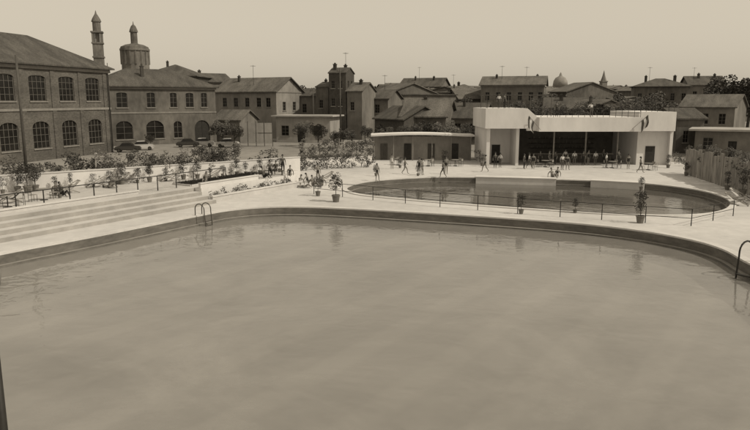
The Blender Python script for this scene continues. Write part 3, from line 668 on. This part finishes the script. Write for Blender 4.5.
# ---------------------------------------------------------------- railings
def rail_line(pts,z,h,sp,label,rails=(1.0,),r=.03,postm=m_iron,name="railing"):
    e=empty(name,(pts[0][0],pts[0][1],z),0,label,"railing"); o=Vector(pts[0][:2])
    post=M(); post.cyl((0,0,0),(0,0,h),r,r*.8,6); me=post.mesh("post",[postm])
    for a,b in zip(pts,pts[1:]):
        a=Vector(a[:2])-o;b=Vector(b[:2])-o; n=max(1,round((b-a).length/sp))
        for i in range(n+1 if b==Vector(pts[-1][:2])-o else n):
            q=a+(b-a)*i/n; place("post",me,e,(q.x,q.y,0))
        for k in rails:
            m=M(); m.tube([(a.x,a.y,h*k),(b.x,b.y,h*k)],r*.7); m.obj("rail",[postm],e)
    return e
rail_line([A0+n0*3.3,B0-d0*7+n0*3.3],1,1.1,1.75,"dark iron railing along the terrace edge above the steps",(.98,),.045)
f=[P(314,194).xy,P(440,207).xy,P(560,217).xy,P(691,226).xy]
rail_line(f,0,1.05,3.0,"thin wire fence between the two pools",(.98,.45),.03,m_iron,"wire_fence")
rail_line([P(691,226).xy,P(733,216).xy],0,1.05,3.0,"thin wire fence end beside the small pool",(.98,.45),.03,m_iron,"wire_fence")
# ---------------------------------------------------------------- pool ladders
def ladder(ang,label,s=1.0,mt=m_steel,p=None):
    e=empty("pool_ladder",(p[0],p[1],0),ang,label,"ladder","pool ladders"); e.scale=(s,s,s)
    for x in (-.3,.3):
        a=M(); pts=[(x,.65,.0),(x,.65,.45)]
        for k in range(9):
            t=math.pi*k/8; pts.append((x,.25+.4*math.cos(t),.5+.35*math.sin(t)))
        pts+=[(x,-.15,.3),(x,-.22,-.4),(x,-.22,-1.2)]
        a.tube(pts,.032,8); a.obj("handrail",[mt],e)
    for z in (-.3,-.6,-.9): 
        a=M(); a.box(-.3,-.30,z,.3,-.16,z+.04); a.obj("step",[mt],e)
ladder(1.05,"steel pool ladder with curved handrails on the long side",1.0,p=P(206,216.5))
ladder(-math.radians(60),"dark steel pool ladder at the curved pool corner",1.3,m_iron,p=P(749,267))
def block(u0,v0,u1,v1,label):
    a=P(u0,v0);b=P(u1,v1);L=(b-a).length; e=empty("starting_block",a,math.atan2(b.y-a.y,b.x-a.x),label,"pool block","white blocks on the pool rim")
    m=M(); m.box(0,-.2,-1.35,L,.6,.12); m.obj("plinth",[m_step],e)
    m=M(); m.box(-.04,-.26,.122,L+.04,.64,.2); m.obj("slab",[m_white],e)
block(476,178.2,556,180.3,"long low solid white block in the pool rim")
block(591,181.8,644,184.6,"low solid white block set into the pool rim")
# ---------------------------------------------------------------- deck chairs, tables
f=M()
for y in (-.28,.28):
    f.beam((-.75,y,.05),(.6,y,.75),.04,.05); f.beam((.5,y,.02),(-.55,y,.42),.04,.05)
for q in ((-.75,.05),(.6,.75),(.5,.02),(-.55,.42)): f.cyl((q[0],-.3,q[1]),(q[0],.3,q[1]),.022,.022,6)
c=M(); pts=[(-.6,.38),(-.4,.28),(-.15,.24),(.1,.28),(.35,.5),(.6,.75)]
for a_,b_ in zip(pts,pts[1:]): c.face([(a_[0],-.25,a_[1]),(b_[0],-.25,b_[1]),(b_[0],.25,b_[1]),(a_[0],.25,a_[1])])
DC=(f.mesh("frame",[m_lwood]),c.mesh("sling",[m_canvas]),c.mesh("sling",[m_dcanvas]))
def deckchair(p,rz,dark=0,w="on the terrace"):
    e=empty("deck_chair",p,rz,"%s canvas deck chair with wooden frame %s"%("dark" if dark else "pale",w),"deck chair","deck chairs by the pool"); e.scale=(1.15,1.15,1.15)
    place("frame",DC[0],e);place("sling",DC[1+dark],e)
for u,v,rz,k in ((99,187,.6,0),(121,184,.6,0),(127,183,.9,0),(135,181,.5,0),(12,203,.6,1),(172,181,.5,0),(70,193,.7,0),(214,179,.5,0)):
    deckchair(P(u,v,1.0),rz,k)
for u,v,rz,k in ((326,181,.4,0),(735,205,2.6,0),(739,200,2.4,0)):
    deckchair(P(u,v),rz,k,"on the pool deck")
t=M(); t.lathe([(0,.72),(.45,.72),(.45,.76),(0,.76)],14); TT=t.mesh("table_top",[m_trim]); t=M(); t.cyl((0,0,.03),(0,0,.72),.035,.035,8); t.lathe([(0,0),(.26,0),(.24,.04),(0,.05)],12); TL=t.mesh("leg",[m_iron])
c=M(); c.box(-.2,-.2,.43,.2,.2,.46); CS=c.mesh("seat",[m_lwood]); c=M(); c.box(-.2,.17,.62,.2,.2,.88); CB=c.mesh("backrest",[m_lwood])
c=M()
for x in(-.18,.18):
    c.cyl((x,-.18,0),(x,-.18,.43),.015,.015,5); c.cyl((x,.19,0),(x,.19,.88),.015,.015,5)
CL=c.mesh("leg",[m_iron])
def table(p,n=3):
    e=empty("cafe_table",p,0,"small round café table on the paving","table","café tables"); place("table_top",TT,e);place("leg",TL,e)
    for i in range(n):
        a_=6.28*i/n+random.random(); q=empty("cafe_chair",(p[0]+.75*math.sin(a_),p[1]+.75*math.cos(a_),p[2]),-a_,"light café chair drawn up to a table","chair","café chairs")
        place("seat",CS,q);place("backrest",CB,q);place("leg",CL,q)
for u,v in ((398,165),(428,166),(455,166),(545,167),(612,168),(648,170)): table(P(u,v))
for u,v in ((8,207),(44,200)): table(P(u,v,1.0),2)
# ---------------------------------------------------------------- people
def skin_mesh(J,E,name):
    me=bpy.data.meshes.new(name); ks=list(J); me.from_pydata([J[k][0] for k in ks],[(ks.index(a),ks.index(b)) for a,b in E],[])
    o=bpy.data.objects.new("tmp",me); C.objects.link(o)
    md=o.modifiers.new("s",'SKIN'); md.use_smooth_shade=True
    lay=me.skin_vertices[0]
    for i,k in enumerate(ks):
        r=J[k][1]; r=r if isinstance(r,tuple) else (r,r)
        lay.data[i].radius=r; lay.data[i].use_root=(k=='pelvis')
    sb=o.modifiers.new("b",'SUBSURF'); sb.levels=1; sb.render_levels=1
    dg=bpy.context.evaluated_depsgraph_get(); out=bpy.data.meshes.new_from_object(o.evaluated_get(dg))
    bpy.data.objects.remove(o); return out
def base(pose):
    J={'pelvis':((0,0,.94),(.15,.105)),'waist':((0,0,1.10),(.125,.09)),'chest':((0,.01,1.33),(.155,.105)),'neck':((0,.01,1.49),.055),'chin':((0,-.015,1.56),(.062,.07)),'head':((0,-.01,1.66),(.078,.095)),'crown':((0,0,1.73),(.055,.065))}
    for s,n in ((-1,'L'),(1,'R')):
        J['sh'+n]=((s*.18,.01,1.40),.06); J['el'+n]=((s*.25,.04,1.13),.042); J['wr'+n]=((s*.26,-.04,.90),.028); J['ha'+n]=((s*.26,-.07,.80),(.02,.038))
        J['hip'+n]=((s*.09,0,.88),.09); J['kn'+n]=((s*.10,-.02,.50),.058); J['an'+n]=((s*.10,.02,.09),.036); J['to'+n]=((s*.12,-.15,.035),(.04,.03))
    def mv(k,p): J[k]=(p,J[k][1])
    if pose=='walk':
        mv('knL',(-.1,-.22,.54));mv('anL',(-.1,-.28,.12));mv('toL',(-.1,-.45,.08)); mv('knR',(.1,.08,.49));mv('anR',(.1,.34,.16));mv('toR',(.1,.24,.04))
        mv('elL',(-.24,.14,1.15));mv('wrL',(-.24,.14,.93));mv('haL',(-.24,.12,.83)); mv('elR',(.25,-.1,1.15));mv('wrR',(.24,-.25,1.0));mv('haR',(.24,-.33,.95))
    if pose=='akimbo':
        mv('elL',(-.42,.06,1.18));mv('wrL',(-.22,-.04,1.02));mv('haL',(-.16,-.08,1.0)); mv('knR',(.16,-.08,.5)); mv('anR',(.2,-.02,.09)); mv('toR',(.26,-.17,.035))
    if pose=='sit':
        dz=-.42
        for k in list(J): x,y,z=J[k][0]; mv(k,(x,y,z+dz))
        for s,n in ((-1,'L'),(1,'R')):
            mv('hip'+n,(s*.1,-.04,.5)); mv('kn'+n,(s*.13,-.45,.52)); mv('an'+n,(s*.13,-.42,.09)); mv('to'+n,(s*.14,-.58,.035)); mv('wr'+n,(s*.17,-.28,.64)); mv('ha'+n,(s*.14,-.38,.6)); mv('el'+n,(s*.25,-.02,.72))
    if pose=='ground':
        dz=-.80
        for k in list(J): x,y,z=J[k][0]; mv(k,(x,y+.25*max(0,z-.94),z+dz))
        for s,n in ((-1,'L'),(1,'R')):
            mv('hip'+n,(s*.1,-.06,.11)); mv('kn'+n,(s*.14,-.42,.42)); mv('an'+n,(s*.12,-.68,.06)); mv('to'+n,(s*.12,-.83,.04)); mv('el'+n,(s*.27,.3,.35)); mv('wr'+n,(s*.26,.36,.08)); mv('ha'+n,(s*.27,.28,.03))
    if pose=='lie':
        for k in list(J): x,y,z=J[k][0]; mv(k,(x,z-.9,.13+.2*y))
        mv('knR',(.12,-.42,.36))
    return J
E=[('pelvis','waist'),('waist','chest'),('chest','neck'),('neck','chin'),('chin','head'),('head','crown')]
for n in 'LR': E+=[('chest','sh'+n),('sh'+n,'el'+n),('el'+n,'wr'+n),('wr'+n,'ha'+n),('pelvis','hip'+n),('hip'+n,'kn'+n),('kn'+n,'an'+n),('an'+n,'to'+n)]
PM={}
def person_meshes(pose,outfit):
    if (pose,outfit) in PM: return PM[(pose,outfit)]
    J=base(pose); me=skin_mesh(J,E,"body")
    me.materials.clear(); ms={'trunks':(m_skin,m_sw,m_sw),'suit':(m_skin,m_sw,m_sw),'lsuit':(m_skin,m_lsw,m_lsw),'dressed':(m_skin,m_lsw,m_mcl),'darkdress':(m_skin,m_mcl,m_sw)}[outfit]
    for x in ms: me.materials.append(x)
    cover={'trunks':{('pelvis','waist'):2,('pelvis','hip'):2},'suit':{('pelvis','waist'):1,('waist','chest'):1,('pelvis','hip'):1},'lsuit':{('pelvis','waist'):1,('waist','chest'):1,('pelvis','hip'):1}}.get(outfit,{('pelvis','waist'):2,('waist','chest'):1,('chest','sh'):1,('sh','el'):1,('pelvis','hip'):2,('hip','kn'):2,('kn','an'):2})
    segs=[]
    for a,b in E:
        key=(a.rstrip('LR'),b.rstrip('LR')); segs.append((Vector(J[a][0]),Vector(J[b][0]),cover.get(key,0)))
    for pl in me.polygons:
        c=pl.center; best=None
        for a,b,k in segs:
            d=b-a; t=max(0,min(1,(c-a).dot(d)/d.length_squared)); dd=(a+d*t-c).length
            if best is None or dd<best[0]: best=(dd,k)
        pl.material_index=best[1]; pl.use_smooth=True
    h=Vector(J['head'][0]); cr=Vector(J['crown'][0]); up=(cr-h).normalized(); bk=Vector((0,1,0)) if pose!='lie' else Vector((0,0,-1))
    hm=M(); N=10; c0=h+up*.02+bk*.015; sd3=up.cross(bk); rows=[]
    for i in range(6):
        t=math.pi*i/8
        rows.append([c0+up*math.cos(t)*.115+(bk*math.cos(2*math.pi*k/N)*(.115)+sd3*math.sin(2*math.pi*k/N)*.098)*math.sin(t)+bk*.018*i/3 for k in range(N)])
    for i in range(5):
        for k in range(N): hm.face([rows[i][k],rows[i][(k+1)%N],rows[i+1][(k+1)%N],rows[i+1][k]])
    PM[(pose,outfit)]=(me,hm.mesh("hair",[m_hair],True)); return PM[(pose,outfit)]
names={'trunks':'in dark trunks','suit':'in a dark swimsuit','lsuit':'in a pale swimsuit','dressed':'in light shirt','darkdress':'in dark clothes'}
acts={'stand':'standing','walk':'walking','akimbo':'standing hand on hip','sit':'sitting','ground':'sitting leaning back','lie':'lying down'}
def person(p,pose,outfit,rz,where):
    e=empty("person",p,rz,"person %s %s %s"%(names[outfit],acts[pose],where),"person"); me,h=person_meshes(pose,outfit)
    place("body",me,e);place("hair",h,e); s=random.uniform(.94,1.05); e.scale=(s,s,s)
D="on the deck"
for u,v,po,ou,rz in ((377,181,'akimbo','trunks',.4),(405,174,'walk','trunks',1.5),(419,175,'stand','suit',-.5),(422,175,'akimbo','trunks',1.2),(443,178,'walk','suit',-1.2),(446,174,'stand','trunks',0),
 (495,168,'stand','darkdress',0),(500,167.5,'stand','dressed',2.5),(524,169,'stand','darkdress',1),(529,168.5,'walk','dressed',1.5),(533,169,'stand','suit',-.4),(552,177.5,'ground','trunks',.3),(557,177,'ground','suit',-.5),(562,170,'stand','dressed',.2),(567,170,'akimbo','suit',0),
 (606,168,'stand','dressed',1),(628,169,'stand','suit',0),(640,173,'walk','trunks',1.4),(485,172,'walk','trunks',-1.4),(392,169,'stand','lsuit',.2),(313,186,'ground','trunks',.5),(322,186,'ground','suit',-.3),(304,188,'lie','trunks',.9),(308,183,'ground','suit',1.2),(318,182,'akimbo','trunks',.3),(300,185,'ground','lsuit',-.5)):
    person(P(u,v),po,ou,rz,D)
for u,v,po,ou,rz in ((549,165.8,'stand','darkdress',1),(555,165.6,'stand','darkdress',-1),(574,165.6,'stand','dressed',3),(583,165.6,'stand','darkdress',2.6),(588,165.2,'stand','suit',.6),(595,165.5,'stand','dressed',3.3),(618,165.6,'stand','darkdress',.3),(540,164.8,'stand','darkdress',.3),(565,163.8,'stand','dressed',.3),(603,163.8,'stand','darkdress',.8)): person(P(u,v),po,ou,rz,"before the bar counter")
for x,y,z,po,ou,rz in ((1.5,.6,6.6,'stand','dressed',0),(2.2,.8,6.6,'stand','darkdress',.6),(8.2,.3,5.6,'stand','darkdress',0),(12.2,.4,5.6,'akimbo','dressed',.3)): person((X0+x,Yb+y,z),po,ou,rz,"on the roof terrace")
for u,v,po,ou,rz in ((270,176,'sit','darkdress',.2),(276,175,'sit','darkdress',-.4),(283,174,'stand','darkdress',.3),(62,196,'ground','darkdress',1),(56,195,'ground','trunks',.4),(255,178,'ground','suit',.5),(206,183,'ground','trunks',0),(110,188,'lie','trunks',1),(290,176,'ground','suit',0),(264,178,'ground','darkdress',1)):
    person(P(u,v,1.0),po,ou,rz,"on the raised terrace")
p=P(273,175.0,1.0); e=empty("terrace_bench",p,0,"plain wooden bench on the terrace","bench"); m=M(); m.box(-1,-.1,.36,1,.3,.41); m.obj("seat",[m_wood],e)
for x in (-.8,.8): m=M(); m.box(x-.05,-.05,0,x+.05,.25,.36); m.obj("leg",[m_wood],e)
# ---------------------------------------------------------------- parked cars
def car_src():
    b=M()
    hull=[(-1.75,.3),(-1.82,.6),(-1.6,.82),(-1.0,.9),(.95,.92),(1.62,.84),(1.82,.6),(1.78,.3)]
    def ext(m_,pts,w0,w1f,mi=0):
        i=len(m_.v); n=len(pts)
        for sgn in(-1,1):
            for x,z in pts: m_.v.append((x,sgn*w1f(z)*w0,z))
        m_.f.append(tuple(i+k for k in range(n))); m_.m.append(mi); m_.f.append(tuple(i+n+k for k in reversed(range(n)))); m_.m.append(mi)
        for k in range(n): m_.f.append((i+k,i+n+k,i+n+(k+1)%n,i+(k+1)%n)); m_.m.append(mi)
    ext(b,hull,.74,lambda z:1 if z<.8 else .93)
    ext(b,[(-.72,1.3),(-.6,1.4),(.35,1.42),(.5,1.34)],.62,lambda z:.93 if z>1.35 else 1)
    g=M(); ext(g,[(-1.05,.9),(-.7,1.31),(.48,1.34),(.95,.92)],.66,lambda z:1 if z<1 else .92)
    w_=M(); w_.cyl((0,-.08,0),(0,.08,0),.29,.29,16,0); w_.cyl((0,-.085,0),(0,.085,0),.15,.15,12,1)
    return b,g,w_
b_,g_,w__=car_src(); CM=(b_.mesh("body",[m_carp]),b_.mesh("body",[m_carl]),g_.mesh("cabin_glass",[m_glass]),w__.mesh("wheel",[m_tyre,m_steel]))
def car(u,v,rz,pale):
    p=P(u,v); e=empty("parked_car",p,rz,"%s small saloon car parked in the dusty yard"%("pale" if pale else "dark"),"car","cars parked in the yard")
    place("body",CM[pale],e);place("cabin_glass",CM[2],e)
    for x in(-1.15,1.15):
        for y in(-.66,.66): place("wheel",CM[3],e,(x,y,.29))
for q in ((203,146.5,.1,1),(128,152,.2,0),(228,147,.0,1),(188,147,.2,0),(142,150,.3,1)): car(*q)
for u,Y,zb in ((345,126,14),(505,148,12.6),(655,170,13.4),(420,202,15),(250,130,11.8),(530,148,12.4),(700,176,13.6),(385,133,10),(455,183,12)):
    p=Wd(u,90,Y); e=empty("roof_antenna",(p.x,Y+4,zb-1.5),.4,"thin television antenna on a roof","antenna")
    a=M(); a.cyl((0,0,0),(0,0,4.2),.04,.03,5); a.obj("mast",[m_iron],e); a=M()
    for k in range(4): a.cyl((-.5,k*.25-.4,4),(.5,k*.25-.4,4),.02,.02,4)
    a.cyl((0,-.6,4),(0,.6,4),.02,.02,4); a.obj("aerial",[m_iron],e)
